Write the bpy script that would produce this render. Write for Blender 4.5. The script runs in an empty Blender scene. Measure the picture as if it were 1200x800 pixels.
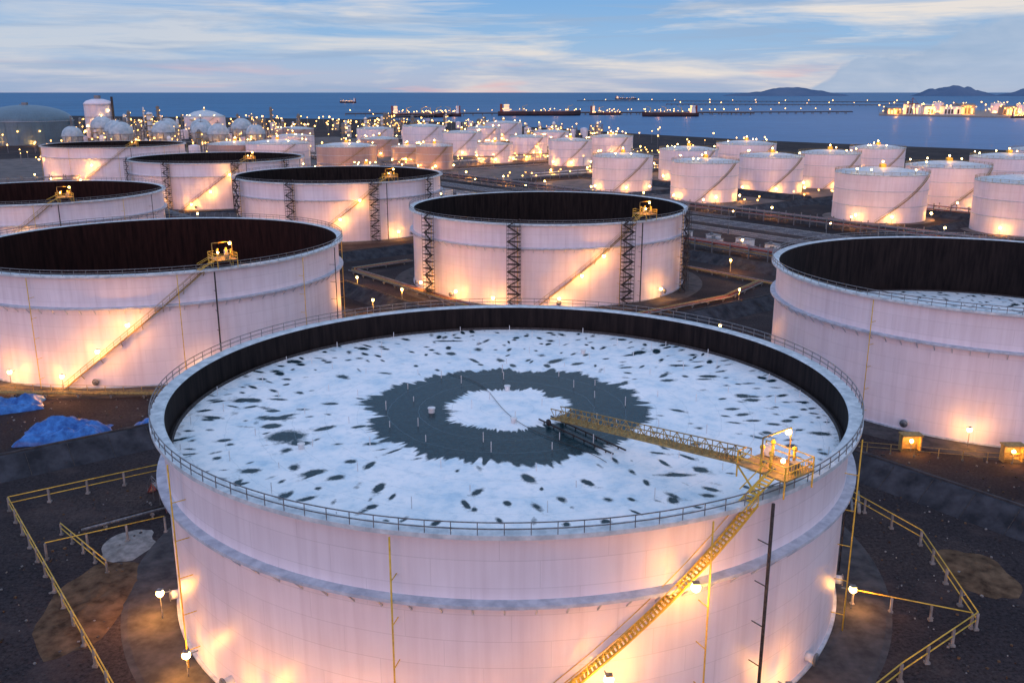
import bpy, math, random
import numpy as np
from mathutils import Vector, noise, Matrix
random.seed(7)
rng=np.random.default_rng(5)
scene=bpy.context.scene
scene.view_settings.view_transform='Standard'
scene.view_settings.look='None'
scene.view_settings.exposure=0
PI=math.pi
# ------------------------------------------------------------------ materials
def newmat(name):
    m=bpy.data.materials.new(name); m.use_nodes=True
    nt=m.node_tree; b=nt.nodes['Principled BSDF']
    return m,nt,b
def N(nt,t,**k):
    n=nt.nodes.new(t)
    for a,v in k.items(): setattr(n,a,v)
    return n
def ramp(nt,src,stops,interp='LINEAR'):
    r=N(nt,'ShaderNodeValToRGB'); r.color_ramp.interpolation=interp
    e=r.color_ramp.elements
    while len(e)<len(stops): e.new(0.5)
    for i,(p,c) in enumerate(stops):
        e[i].position=p; e[i].color=(c[0],c[1],c[2],1)
    nt.links.new(src,r.inputs[0]); return r
def noisetex(nt,scale,detail=4,rough=.55,mapscale=(1,1,1),coord='Object',loc=(0,0,0)):
    tc=N(nt,'ShaderNodeTexCoord'); mp=N(nt,'ShaderNodeMapping')
    mp.inputs['Scale'].default_value=mapscale; mp.inputs['Location'].default_value=loc
    nt.links.new(tc.outputs[coord],mp.inputs[0])
    n=N(nt,'ShaderNodeTexNoise'); n.inputs['Scale'].default_value=scale
    n.inputs['Detail'].default_value=detail; n.inputs['Roughness'].default_value=rough
    nt.links.new(mp.outputs[0],n.inputs['Vector']); return n
def mixc(nt,fac,a,b,mode='MIX'):
    m=N(nt,'ShaderNodeMix',data_type='RGBA',blend_type=mode)
    for s,v in ((0,fac),(6,a),(7,b)):
        if hasattr(v,'is_output'): nt.links.new(v,m.inputs[s])
        elif s==0: m.inputs[0].default_value=v
        else: m.inputs[s].default_value=(v[0],v[1],v[2],1)
    return m.outputs[2]
def mathn(nt,op,a,b=None,c=None):
    m=N(nt,'ShaderNodeMath',operation=op)
    for i,v in enumerate((a,b,c)):
        if v is None: continue
        if hasattr(v,'is_output'): nt.links.new(v,m.inputs[i])
        else: m.inputs[i].default_value=v
    return m.outputs[0]
def noisy(name,c1,c2,scale=1.0,mapscale=(1,1,1),rough=.7,metal=0,bump=0,lo=.35,hi=.65,detail=3,spec=.3):
    m,nt,b=newmat(name)
    n=noisetex(nt,scale,detail,.6,mapscale)
    r=ramp(nt,n.outputs['Fac'],[(lo,c1),(hi,c2)])
    nt.links.new(r.outputs[0],b.inputs['Base Color'])
    b.inputs['Roughness'].default_value=rough; b.inputs['Metallic'].default_value=metal
    b.inputs['Specular IOR Level'].default_value=spec
    if bump:
        bp=N(nt,'ShaderNodeBump'); bp.inputs['Strength'].default_value=bump
        nt.links.new(n.outputs['Fac'],bp.inputs['Height']); nt.links.new(bp.outputs[0],b.inputs['Normal'])
    return m
def shellmat(name,base,dirt,course=2.45,streak=.36,line=.86):
    m,nt,b=newmat(name)
    tc=N(nt,'ShaderNodeTexCoord'); sp=N(nt,'ShaderNodeSeparateXYZ'); nt.links.new(tc.outputs['Object'],sp.inputs[0])
    n1=noisetex(nt,1.0,4,.6,(.9,.9,.05)); n2=noisetex(nt,.12,3,.6)
    f1=ramp(nt,n1.outputs['Fac'],[(.42,(0,0,0)),(.78,(1,1,1))])
    f2=ramp(nt,n2.outputs['Fac'],[(.35,(0,0,0)),(.75,(1,1,1))])
    f=mathn(nt,'MULTIPLY_ADD',f1.outputs[0],streak,mathn(nt,'MULTIPLY',f2.outputs[0],streak*.6))
    col=mixc(nt,f,base,dirt)
    fr=mathn(nt,'FRACT',mathn(nt,'DIVIDE',sp.outputs[2],course))
    ln=mathn(nt,'LESS_THAN',fr,.03)
    th=mathn(nt,'ARCTAN2',sp.outputs[1],sp.outputs[0])
    fl=mathn(nt,'FLOOR',mathn(nt,'DIVIDE',sp.outputs[2],course))
    pp=mathn(nt,'MULTIPLY_ADD',th,4.4,mathn(nt,'MULTIPLY',fl,.37))
    lv=mathn(nt,'LESS_THAN',mathn(nt,'FRACT',pp),.006)
    l=mathn(nt,'MAXIMUM',ln,lv)
    wn=N(nt,'ShaderNodeTexWhiteNoise',noise_dimensions='2D'); cb=N(nt,'ShaderNodeCombineXYZ')
    nt.links.new(mathn(nt,'FLOOR',pp),cb.inputs[0]); nt.links.new(fl,cb.inputs[1]); nt.links.new(cb.outputs[0],wn.inputs['Vector'])
    pt=mathn(nt,'MULTIPLY_ADD',wn.outputs['Value'],-.05,1.0)
    lm=mathn(nt,'MULTIPLY_ADD',l,-(1-line),pt)
    cc=N(nt,'ShaderNodeCombineColor')
    for i in range(3): nt.links.new(lm,cc.inputs[i])
    col=mixc(nt,1.0,col,cc.outputs[0],'MULTIPLY')
    nt.links.new(col,b.inputs['Base Color']); b.inputs['Roughness'].default_value=.42
    b.inputs['Specular IOR Level'].default_value=.3
    return m
def emat(name,col,s):
    m,nt,b=newmat(name)
    b.inputs['Base Color'].default_value=(*col,1)
    b.inputs['Emission Color'].default_value=(*col,1); b.inputs['Emission Strength'].default_value=s
    m.cycles.emission_sampling='NONE'
    return m
M={}
M['shell']=shellmat('white_tank_paint',(.84,.77,.83),(.52,.42,.47))
M['shell_brown']=shellmat('beige_tank_paint',(.50,.36,.33),(.28,.19,.18))
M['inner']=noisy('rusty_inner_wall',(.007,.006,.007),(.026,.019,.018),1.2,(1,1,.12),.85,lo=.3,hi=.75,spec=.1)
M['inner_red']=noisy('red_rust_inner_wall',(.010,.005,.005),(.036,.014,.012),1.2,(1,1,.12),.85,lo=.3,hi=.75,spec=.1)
M['rim']=noisy('rim_paint',(.38,.45,.50),(.64,.70,.74),.8,rough=.5)
M['girder']=noisy('girder_paint',(.36,.40,.48),(.56,.60,.68),.8,rough=.5)
M['steel']=noisy('galvanised_steel',(.10,.11,.12),(.24,.25,.27),3,rough=.5,metal=.3)
M['dark']=noisy('dark_scaffold_steel',(.02,.018,.02),(.06,.05,.05),3,rough=.7)
M['yellow']=noisy('yellow_paint',(.55,.34,.04),(.75,.50,.08),2,rough=.5)
M['dull']=noisy('weathered_yellow_paint',(.20,.14,.06),(.42,.29,.10),2,rough=.6)
M['white']=noisy('white_paint',(.6,.6,.62),(.8,.8,.8),2,rough=.5)
M['red']=noisy('red_pipe_paint',(.16,.04,.035),(.30,.07,.05),2,rough=.5)
M['conc']=noisy('dark_concrete',(.018,.020,.026),(.056,.059,.072),.35,rough=.85,spec=.15,detail=6)
M['ring']=noisy('ring_slab_concrete',(.036,.037,.042),(.085,.08,.084),.5,rough=.85,spec=.15,detail=6)
M['lconc']=noisy('light_concrete',(.16,.155,.15),(.32,.30,.29),.8,rough=.85)
M['soil']=noisy('brown_soil',(.05,.032,.022),(.17,.11,.07),.5,rough=.95,spec=.05,detail=6)
M['asphalt']=noisy('asphalt',(.05,.045,.056),(.085,.078,.092),.5,rough=.7)
M['mark']=noisy('road_marking',(.5,.5,.5),(.8,.8,.8),2,rough=.7)
M['yard']=noisy('lightened_yard',(.07,.06,.062),(.16,.13,.12),.12,rough=.8)
M['hull']=noisy('ship_hull_paint',(.02,.02,.03),(.07,.03,.03),.05,rough=.6)
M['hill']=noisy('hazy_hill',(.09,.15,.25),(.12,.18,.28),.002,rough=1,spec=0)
M['bulb']=emat('sodium_lamp_glass',(1,.62,.20),32)
M['bulb_far']=emat('distant_lamp_glass',(1,.50,.12),10)
M['win']=emat('lit_window',(1,.55,.2),2.2)
M['tarp']=noisy('blue_tarpaulin',(.015,.08,.30),(.05,.22,.6),.8,rough=.35,bump=.5)
def groundmat():
    m,nt,b=newmat('gravel_ground')
    n=noisetex(nt,.03,5,.65); n2=noisetex(nt,2.2,5,.8); n3=noisetex(nt,.09,6,.7,loc=(30,11,0))
    r=ramp(nt,n.outputs['Fac'],[(.3,(.014,.014,.019)),(.55,(.033,.029,.034)),(.75,(.060,.048,.047))])
    r2=ramp(nt,n2.outputs['Fac'],[(.32,(.25,.25,.25)),(.68,(1.9,1.8,1.7))])
    c=mixc(nt,1,r.outputs[0],r2.outputs[0],'MULTIPLY')
    r3=ramp(nt,n3.outputs['Fac'],[(.52,(0,0,0)),(.66,(1,1,1))])
    c=mixc(nt,mathn(nt,'MULTIPLY',r3.outputs[0],.42),c,(.10,.072,.068))
    nt.links.new(c,b.inputs['Base Color']); b.inputs['Roughness'].default_value=.9
    b.inputs['Specular IOR Level'].default_value=.1
    return m
M['ground']=groundmat()
def seamat():
    m,nt,b=newmat('sea_water')
    n=noisetex(nt,.0012,5,.6,(1,2.5,1)); n2=noisetex(nt,.02,5,.7,(1,1.6,1))
    r=ramp(nt,n.outputs['Fac'],[(.35,(.010,.110,.25)),(.65,(.026,.155,.32))])
    r2=ramp(nt,n2.outputs['Fac'],[(.3,(.70,.72,.74)),(.7,(1.3,1.28,1.26))])
    c=mixc(nt,1,r.outputs[0],r2.outputs[0],'MULTIPLY')
    # paler water colour in the bay close to the shore on the east side
    tc=N(nt,'ShaderNodeTexCoord'); sp=N(nt,'ShaderNodeSeparateXYZ'); nt.links.new(tc.outputs['Object'],sp.inputs[0])
    near=N(nt,'ShaderNodeMapRange'); nt.links.new(sp.outputs[1],near.inputs[0])
    near.inputs[1].default_value=5500; near.inputs[2].default_value=1500
    ea=N(nt,'ShaderNodeMapRange'); nt.links.new(sp.outputs[0],ea.inputs[0]); ea.inputs[1].default_value=-400; ea.inputs[2].default_value=900
    f=mathn(nt,'MULTIPLY',near.outputs[0],ea.outputs[0])
    c=mixc(nt,mathn(nt,'MULTIPLY',f,.8),c,(.17,.26,.44))
    nt.links.new(c,b.inputs['Base Color']); b.inputs['Roughness'].default_value=.4
    b.inputs['Specular IOR Level'].default_value=.02
    bp=N(nt,'ShaderNodeBump'); bp.inputs['Strength'].default_value=.6; bp.inputs['Distance'].default_value=3
    nt.links.new(n2.outputs['Fac'],bp.inputs['Height']); nt.links.new(bp.outputs[0],b.inputs['Normal'])
    return m
M['sea']=seamat()
def roofmat():
    m,nt,b=newmat('floating_roof_foam')
    at=N(nt,'ShaderNodeAttribute',attribute_name='wet')
    n=noisetex(nt,1.8,6,.75); n2=noisetex(nt,.22,5,.65); n4=noisetex(nt,.8,5,.7,loc=(9,3,1)); n5=noisetex(nt,.45,5,.7,loc=(4,7,1))
    v=mathn(nt,'ADD',at.outputs['Fac'],mathn(nt,'MULTIPLY_ADD',n.outputs['Fac'],.8,-.40))
    v=mathn(nt,'ADD',v,mathn(nt,'MULTIPLY_ADD',n5.outputs['Fac'],.7,-.35))
    f=ramp(nt,v,[(.26,(0,0,0)),(.60,(1,1,1))])
    foam=ramp(nt,n2.outputs['Fac'],[(.3,(.56,.72,.84)),(.46,(.82,.88,.93)),(.6,(.95,.95,.97))])
    foam2=mixc(nt,mathn(nt,'MULTIPLY',ramp(nt,n4.outputs['Fac'],[(.50,(0,0,0)),(.72,(1,1,1))]).outputs[0],.42),foam.outputs[0],(.28,.48,.62))
    wet=ramp(nt,n.outputs['Fac'],[(.3,(.003,.013,.018)),(.7,(.016,.052,.068))])
    c=mixc(nt,f.outputs[0],foam2,wet.outputs[0])
    tc=N(nt,'ShaderNodeTexCoord'); le=N(nt,'ShaderNodeVectorMath',operation='LENGTH'); 
    mp=N(nt,'ShaderNodeMapping'); mp.inputs['Scale'].default_value=(1,1,0); nt.links.new(tc.outputs['Object'],mp.inputs[0]); nt.links.new(mp.outputs[0],le.inputs[0])
    rad=mathn(nt,'ADD',le.outputs['Value'],mathn(nt,'MULTIPLY',n2.outputs['Fac'],1.2))
    ln=mathn(nt,'LESS_THAN',mathn(nt,'FRACT',mathn(nt,'DIVIDE',rad,3.7)),.022)
    c=mixc(nt,mathn(nt,'MULTIPLY',ln,.22),c,(.20,.30,.38))
    nt.links.new(c,b.inputs['Base Color'])
    rr=mathn(nt,'MULTIPLY_ADD',f.outputs[0],-.2,.45); nt.links.new(rr,b.inputs['Roughness'])
    b.inputs['Specular IOR Level'].default_value=.15
    bp=N(nt,'ShaderNodeBump'); bp.inputs['Strength'].default_value=.35; bp.inputs['Distance'].default_value=.12
    nt.links.new(n4.outputs['Fac'],bp.inputs['Height']); nt.links.new(bp.outputs[0],b.inputs['Normal'])
    return m
M['foam']=roofmat()
# ------------------------------------------------------------------ mesh builder
class MB:
    def __init__(s): s.v=[];s.f=[];s.mi=[];s.sm=[];s.mats=[]
    def m(s,name):
        mt=M[name]
        if mt not in s.mats: s.mats.append(mt)
        return s.mats.index(mt)
    def add(s,vs,fs,mat,smooth=False):
        o=len(s.v); s.v+=[tuple(p) for p in vs]; k=s.m(mat)
        for f in fs: s.f.append([i+o for i in f]); s.mi.append(k); s.sm.append(smooth)
    def box(s,c,d,mat,rot=0.0):
        cx,cy,cz=c; dx,dy,dz=[q/2 for q in d]; cr,sr=math.cos(rot),math.sin(rot)
        vs=[]
        for z in(-dz,dz):
            for x,y in((-dx,-dy),(dx,-dy),(dx,dy),(-dx,dy)):
                vs.append((cx+x*cr-y*sr,cy+x*sr+y*cr,cz+z))
        s.add(vs,[(3,2,1,0),(4,5,6,7),(0,1,5,4),(1,2,6,5),(2,3,7,6),(3,0,4,7)],mat)
    def beam(s,a,b,w,mat,n=4,w2=None,caps=True):
        a=Vector(a);b=Vector(b);d=b-a
        if d.length<1e-6: return
        d.normalize(); up=Vector((0,0,1)) if abs(d.z)<.95 else Vector((1,0,0))
        x=d.cross(up).normalized(); y=d.cross(x).normalized(); w2=w if w2 is None else w2
        vs=[]; ph=PI/4 if n==4 else 0; k=.7071*1.0 if n==4 else .5
        for p,ww in((a,w),(b,w2)):
            for i in range(n):
                t=2*PI*i/n+ph; vs.append(p+x*math.cos(t)*ww*k+y*math.sin(t)*ww*k)
        fs=[(i,(i+1)%n,n+(i+1)%n,n+i) for i in range(n)]
        if caps: fs+=[tuple(range(n-1,-1,-1)),tuple(range(n,2*n))]
        s.add(vs,fs,mat,n>6)
    def rev(s,prof,mat,n=96,c=(0,0,0),a0=0,a1=2*PI,smooth=True,closed=False):
        full=abs(a1-a0-2*PI)<1e-6; cnt=n if full else n+1
        pr=list(prof)+([prof[0]] if closed else [])
        for (r0,z0),(r1,z1) in zip(pr[:-1],pr[1:]):
            vs=[];fs=[]
            for i in range(cnt):
                t=a0+(a1-a0)*i/n; ct,st=math.cos(t),math.sin(t)
                vs.append((c[0]+r0*ct,c[1]+r0*st,c[2]+z0)); vs.append((c[0]+r1*ct,c[1]+r1*st,c[2]+z1))
            for i in range(n):
                j=(i+1)%cnt
                fs.append((2*i,2*j,2*j+1,2*i+1))
            s.add(vs,fs,mat,smooth)
    def ball(s,c,r,mat,seg=10,rings=6):
        pr=[(max(r*math.sin(PI*i/rings),1e-4),-r*math.cos(PI*i/rings)) for i in range(rings+1)]
        vs=[];fs=[]
        for q,z in pr:
            for j in range(seg):
                t=2*PI*j/seg; vs.append((c[0]+q*math.cos(t),c[1]+q*math.sin(t),c[2]+z))
        for i in range(rings):
            for j in range(seg):
                fs.append((i*seg+j,i*seg+(j+1)%seg,(i+1)*seg+(j+1)%seg,(i+1)*seg+j))
        s.add(vs,fs,mat,True)
    def obj(s,name,parent=None,loc=(0,0,0)):
        me=bpy.data.meshes.new(name); me.from_pydata(s.v,[],s.f)
        for mt in s.mats: me.materials.append(mt)
        me.polygons.foreach_set('material_index',s.mi); me.polygons.foreach_set('use_smooth',s.sm)
        me.update(); o=bpy.data.objects.new(name,me); scene.collection.objects.link(o)
        if parent: o.parent=parent
        o.location=loc
        return o
def empty(name,loc=(0,0,0)):
    e=bpy.data.objects.new(name,None); e.location=loc; scene.collection.objects.link(e); return e
def pl(name,loc,power,parent=None,col=(1,.36,.04),r=.25):
    l=bpy.data.lights.new(name,'POINT'); l.energy=power; l.color=col; l.shadow_soft_size=r
    o=bpy.data.objects.new(name,l); scene.collection.objects.link(o); o.location=loc
    if parent: o.parent=parent
    return o
A=Vector((.792,.611)); B=Vector((-.611,.792))
def sw(s,w,z=0): p=A*s+B*w; return (p.x,p.y,z)
ROT=math.atan2(A.y,A.x)
def pol(r,deg,z=0): t=math.radians(deg); return (r*math.cos(t),r*math.sin(t),z)
# ------------------------------------------------------------------ big floating-roof tank
def lampfix(b,p,out,bulb=.42):
    o=Vector(p); d=Vector(out)
    b.beam(o-d*1.2,o,.09,'steel'); b.box((o.x,o.y,o.z+bulb-.02),(.6,.6,.10),'steel'); b.ball(o,bulb,'bulb')
def big_tank(x,y,R=40,H=22.3,roof_z=None,inner='inner',detail=2,scaf=False,lamps=(),power=900,slab=True):
    e=empty('oil_storage_tank',(x,y,0))
    n=192 if detail>1 else 128
    SM='yellow' if detail>1 else 'dull'
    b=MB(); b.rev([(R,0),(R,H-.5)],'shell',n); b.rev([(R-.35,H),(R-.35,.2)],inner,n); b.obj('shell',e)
    b=MB()
    b.rev([(R-.35,H),(R-.2,H+.12),(R+1.15,H+.12),(R+1.15,H-.28),(R,H-.5)],'rim',n)
    zg=H*.71
    b.rev([(R,zg+.35),(R+1.0,zg+.3),(R+1.0,zg),(R,zg-.25)],'girder',n)
    b.rev([(R,.35),(R+.35,.35),(R+.35,0)],'girder',n)
    nb=96
    for i in range(nb):
        t=360*i/nb
        b.beam(pol(R,t,zg-1.0),pol(R+.9,t,zg-.02),.12,'girder')
    b.obj('wind_girders',e)
    b=MB(); q=.04 if detail>1 else .06
    for zz in (.65,1.2): b.rev([(R+1.05-q,H+zz-q),(R+1.05+q,H+zz-q),(R+1.05+q,H+zz+q),(R+1.05-q,H+zz+q)],'steel',n,closed=True,smooth=False)
    npst=120
    for i in range(npst):
        t=360*i/npst; b.beam(pol(R+1.05,t,H+.1),pol(R+1.05,t,H+1.2),.07,'steel')
    b.obj('rim_handrail',e)
    # gauge platform + stairs
    b=MB(); pa=-52
    c=Vector(pol(R-.6,pa)); rt=math.radians(pa)
    ur=Vector((math.cos(rt),math.sin(rt),0)); ut=Vector((-math.sin(rt),math.cos(rt),0))
    pz=H+1.7
    def P(a,tt,z): v=c+ur*a+ut*tt; return (v.x,v.y,z)
    b.box(P(0,0,pz),(5.2,4.2,.15),'dull',rt)
    for a in(-2.5,0,2.5):
        for tt in(-2,2):
            b.beam(P(a,tt,H+.1 if a>-2 else pz-1.2),P(a,tt,pz+1.25),.12,'yellow')
    for z in(pz+.65,pz+1.25):
        for tt in(-2,2): b.beam(P(-2.5,tt,z),P(2.5,tt,z),.08,'yellow')
        b.beam(P(2.5,-2,z),P(2.5,2,z),.08,'yellow'); b.beam(P(-2.5,-2,z),P(-2.5,-.8,z),.08,'yellow')
    for tt in(-1.6,-1.2,-.8,-.4,0,.4,.8,1.2,1.6): b.beam(P(2.5,tt,pz),P(2.5,tt,pz+1.25),.05,'yellow')
    for a,tt in((-1.2,1.2),(1.0,1.3),(.4,-1.2),(-1,-.6)):
        b.beam(P(a,tt,pz),P(a,tt,pz+1.7),.28,'yellow',8); b.ball(P(a,tt,pz+1.7),.24,'yellow')
        b.beam(P(a,tt,pz+.4),P(a+.6,tt,pz+.4),.2,'steel',8)
    b.box(P(-1.6,1.3,pz+.8),(.7,.5,1.1),'white',rt); b.box(P(1.8,.2,pz+.6),(.5,.8,.8),'steel',rt)
    b.beam(P(0,2,pz),P(0,2,pz+3.2),.11,'dull'); b.beam(P(0,-2,pz),P(0,-2,pz+3.2),.11,'dull')
    b.beam(P(0,-2,pz+3.2),P(0,2,pz+3.2),.11,'dull')
    b.ball(P(0,1.6,pz+2.9),.28,'bulb'); b.ball(P(1.9,-1.6,pz+1.6),.2,'bulb')
    for i in range(9):
        b.box(P(1.0,-2.3-i*.35,pz-.1-i*.19),(.9,.3,.06),'yellow',rt)
    for a in(.5,1.5):
        b.beam(P(a,-2.1,pz),P(a,-5.4,H+.15),.12,'yellow'); b.beam(P(a,-2.1,pz+1.1),P(a,-5.4,H+1.3),.07,'yellow')
    b.beam(P(-2.5,-2,pz-.1),P(.2,-2,H-.9),.12,'yellow'); b.beam(P(-2.5,2,pz-.1),P(.2,2,H-.9),.12,'yellow')
    b.obj('gauge_platform',e)
    pl('platform_light',P(.4,.3,pz+2.6),power*.8,e)
    b=MB(); a_top=-58; a_bot=-97; ns=84
    r0,r1=R+.25,R+(1.2 if detail>1 else 1.1)
    prev=None; kk_=1 if detail>1 else .75
    for i in range(ns+1):
        f=i/ns; a=a_top+(a_bot-a_top)*f; z=H*(1-f)
        if i<ns: 
            t=math.radians(a); cc=pol((r0+r1)/2,a,z-.05); b.box(cc,(r1-r0,.27,.05),SM,t)
        if i%4==0:
            cur=(a,z)
            if prev:
                for r in(r0,r1): b.beam(pol(r,prev[0],prev[1]-.15),pol(r,a,z-.15),.15*kk_,SM)
                for h in(.55,1.1): b.beam(pol(r1,prev[0],prev[1]+h),pol(r1,a,z+h),.055,SM)
                b.beam(pol(r0,prev[0],prev[1]+1.1),pol(r0,a,z+1.1),.05,SM)
            b.beam(pol(r1,a,z-.1),pol(r1,a,z+1.1),.055,SM)
            if i%12==0 and z>1: b.beam(pol(R,a,z-1.2),pol(r1,a,z-.2),.1,SM)
            prev=cur
    b.obj('spiral_stair',e)
    b=MB()
    for a,m,w in((-142,'yellow',.16),(-103,'yellow',.16),(-65,'yellow',.16),(-55.5,'dark',.32),(-27,'yellow',.16),(20,'yellow',.16),(80,'yellow',.16),(140,'yellow',.16),(-8,'dark',.2)):
        b.beam(pol(R+1.35,a,0),pol(R+1.35,a,H-.4),w,m,8)
        for z in range(2,int(H),4): b.beam(pol(R,a,z),pol(R+1.3,a,z),.07,m)
    b.obj('riser_pipes',e)
    if scaf:
        b=MB()
        for a in(-142,-104,-63,-28):
            t=math.radians(a); u=Vector((math.cos(t),math.sin(t),0)); v=Vector((-u.y,u.x,0))
            cs=[u*(R+1.8+i)+v*j for i in(0,1.6) for j in(-1.7,0,1.7)]
            for q_ in cs: b.beam(q_,q_+Vector((0,0,H+1)),.10,'dark')
            z=0;k=0
            while z<H:
                for s0,s1 in((0,2),(3,5),(0,3),(2,5)):
                    b.beam(cs[s0]+Vector((0,0,z)),cs[s1]+Vector((0,0,z)),.09,'dark')
                    b.beam(cs[s0]+Vector((0,0,z+1)),cs[s1]+Vector((0,0,z+1)),.07,'dark')
                cm=(cs[0]+cs[5])/2; b.box((cm.x,cm.y,z+.1),(1.5,3.3,.07),'dark',t)
                b.beam(cs[0 if k%2 else 2]+u*.8+Vector((0,0,z)),cs[2 if k%2 else 0]+u*.8+Vector((0,0,z+2)),.3,'dark')
                z+=2;k+=1
        b.obj('scaffold_towers',e)
    b=MB()
    for a,z,pw in lamps:
        lampfix(b,pol(R+1.9,a,z),pol(1,a,0)); pl('wall_lamp_light',pol(R+2.6,a,z-.1),power*pw,e,r=.4)
        if z<4: b.beam(pol(R+1.9,a,0),pol(R+1.9,a,z),.1,'steel')
    if lamps: b.obj('wall_lamps',e)
    # nozzles / shell manways at the foot of the shell
    b=MB()
    for a in(-160,-132,-88,-40,-15):
        b.beam(pol(R-.05,a,1.6),pol(R+.9,a,1.6),1.0,'girder',14); b.beam(pol(R+.9,a,1.6),pol(R+1.0,a,1.6),1.35,'steel',14)
    b.obj('shell_manways',e)
    if roof_z is not None:
        foam_roof(e,R-.75,roof_z,detail)
        b=MB(); b.rev([(R-.34,roof_z+.1),(R-.8,roof_z+.35),(R-.95,roof_z-.05)],'dark',n); b.obj('rim_seal',e)
    else:
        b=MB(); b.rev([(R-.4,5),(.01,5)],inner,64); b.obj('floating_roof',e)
    if slab:
        b=MB(); b.rev([(R+.3,.12),(R+5.5,.12),(R+6.2,.02)],'ring',n); b.obj('base_ring_slab',e)
    return e
def pnoise(th,K,seed):
    r=np.random.default_rng(seed).uniform(-1,1,K); x=(th/(2*PI)%1)*K; i=np.floor(x).astype(int); f=x-i; f=f*f*(3-2*f)
    return r[i%K]*(1-f)+r[(i+1)%K]*f
def foam_roof(e,R,z,detail):
    nr,nt_=(190,1000) if detail>1 else (90,420)
    rr=np.linspace(0.01,R,nr+1); tt=np.linspace(-PI,PI,nt_,endpoint=False)
    RR,TT=np.meshgrid(rr,tt,indexing='ij'); X=RR*np.cos(TT);Y=RR*np.sin(TT)
    st1=pnoise(TT,170,41); st2=pnoise(TT,330,42); st3=pnoise(TT,120,43)
    bl=.5+.5*np.sin(RR*.9+2*pnoise(TT,9,44))
    streak=(st1*bl+st3*(1-bl))*.6+st2*.4
    ri=7.6+.8*pnoise(TT,17,1)+1.0*streak
    ro=16.3+1.0*pnoise(TT,13,4)+.9*pnoise(TT,31,3)+1.3*streak
    def ss(x): x=np.clip(x,0,1); return x*x*(3-2*x)
    W=1.25*ss((RR-ri)/2.2+.5)*ss((ro-RR)/3.0+.5)
    if detail<=1: W=W*0
    S=np.zeros_like(W); rs=np.random.default_rng(11)
    for ring in (10,19.0,21.5,24.0,26.5,29,31.3,33.6,35.8,37.4):
        n=int(2*PI*ring/2.6)
        for k in range(n):
            dens=.88 if ring>30 else (.72 if ring>25 else .45)
            if rs.random()>dens: continue
            t=2*PI*(k+rs.uniform(-.4,.4))/n; r0=ring+rs.uniform(-1.1,1.1)
            if r0>R-.5: continue
            big=rs.random()<.3
            sr=rs.uniform(.4,1.1)*(1.35 if big else 1); st=rs.uniform(.2,.55)*(1.6 if big else 1); am=rs.uniform(.45,1.15)
            if ring<12: sr*=.4;st*=.5
            tilt=rs.uniform(-.5,.5)
            i0=max(0,int((r0-4)/R*nr)); i1=min(nr+1,int((r0+4)/R*nr)+2)
            w=int(4/r0/(2*PI)*nt_)+2; j0=int(((t+PI)%(2*PI))/(2*PI)*nt_)
            js=np.arange(j0-w,j0+w)%nt_
            sub=np.ix_(np.arange(i0,i1),js)
            dx=RR[sub]-r0; dt=(TT[sub]-t+PI)%(2*PI)-PI; dt=dt*r0+dx*tilt
            g=am*np.exp(-(dx/sr)**2-(dt/st)**2)
            g=np.maximum(g,.32*am*np.exp(-((dx-.5*sr)/(sr*1.9))**2-(dt/(st*2.0))**2))
            S[sub]=np.maximum(S[sub],g)
    for cx,cy,ax,ay in((-27,-3.5,2.2,.7),(-24.5,-9.5,2.2,1.9),(-27.0,-6,1.1,.9),(-28,-1,.8,.4),(-22.5,-11.5,1.4,.8),(27,13,1.4,.6),(24,18,1.6,.5),(-9,31,2.4,.4),(17,-20,2,.5)):
        S=np.maximum(S,1.05*np.exp(-((X-cx)/ax)**2-((Y-cy)/ay)**2)*(1+.3*streak))
    V=np.maximum(W,S)
    V+= .14*np.clip(streak,-.3,1)*(RR/R)**.7
    V=np.maximum(V,.30*ss((RR-(R-1.6))/1.2))
    Z=z+0*X
    co=np.stack([X,Y,Z],-1).reshape(-1,3)
    idx=np.arange((nr+1)*nt_).reshape(nr+1,nt_)
    f=np.stack([idx[:-1],idx[1:],np.roll(idx[1:],-1,1),np.roll(idx[:-1],-1,1)],-1).reshape(-1,4)
    me=bpy.data.meshes.new('floating_roof'); me.vertices.add(len(co)); me.vertices.foreach_set('co',co.ravel().astype(np.float32))
    me.loops.add(f.size); me.loops.foreach_set('vertex_index',f.ravel().astype(np.int32))
    me.polygons.add(len(f)); me.polygons.foreach_set('loop_start',np.arange(0,f.size,4,dtype=np.int32))
    me.update(calc_edges=True)
    at=me.attributes.new('wet','FLOAT','POINT'); at.data.foreach_set('value',V.ravel().astype(np.float32))
    me.materials.append(M['foam'])
    o=bpy.data.objects.new('floating_roof',me); scene.collection.objects.link(o); o.parent=e
    if detail>1:
        b=MB(); rs=random.Random(3)
        for ring,n in((4.5,4),(11.5,9),(14.5,13),(19,12),(24,14),(29,15),(33.5,18),(37,22)):
            for k in range(n):
                t=360*(k+.6*rs.random())/n; h=rs.uniform(.6,1.2); r_=ring+rs.uniform(-.5,.5)
                b.beam(pol(r_,t,z),pol(r_,t,z+h),.10,'white',6)
        for (px,py,s_) in((-9,-1.5,.9),(0,7,.8),(.8,-5,.8),(-22,-13,.8),(11,24,.8)):
            b.rev([(s_*.42,0),(s_*.42,.5),(s_*.52,.5),(s_*.52,.62),(.01,.68)],'white',14,(px,py,z))
        b.obj('roof_legs_and_hatches',e)
        b=MB(); p0=Vector((21.6,-28.2,22.3+1.3)); p1=Vector((5.6,-5.6,z+.9))
        d=(p1-p0); side=Vector((d.y,-d.x,0)).normalized()*.7; nseg=30
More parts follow.
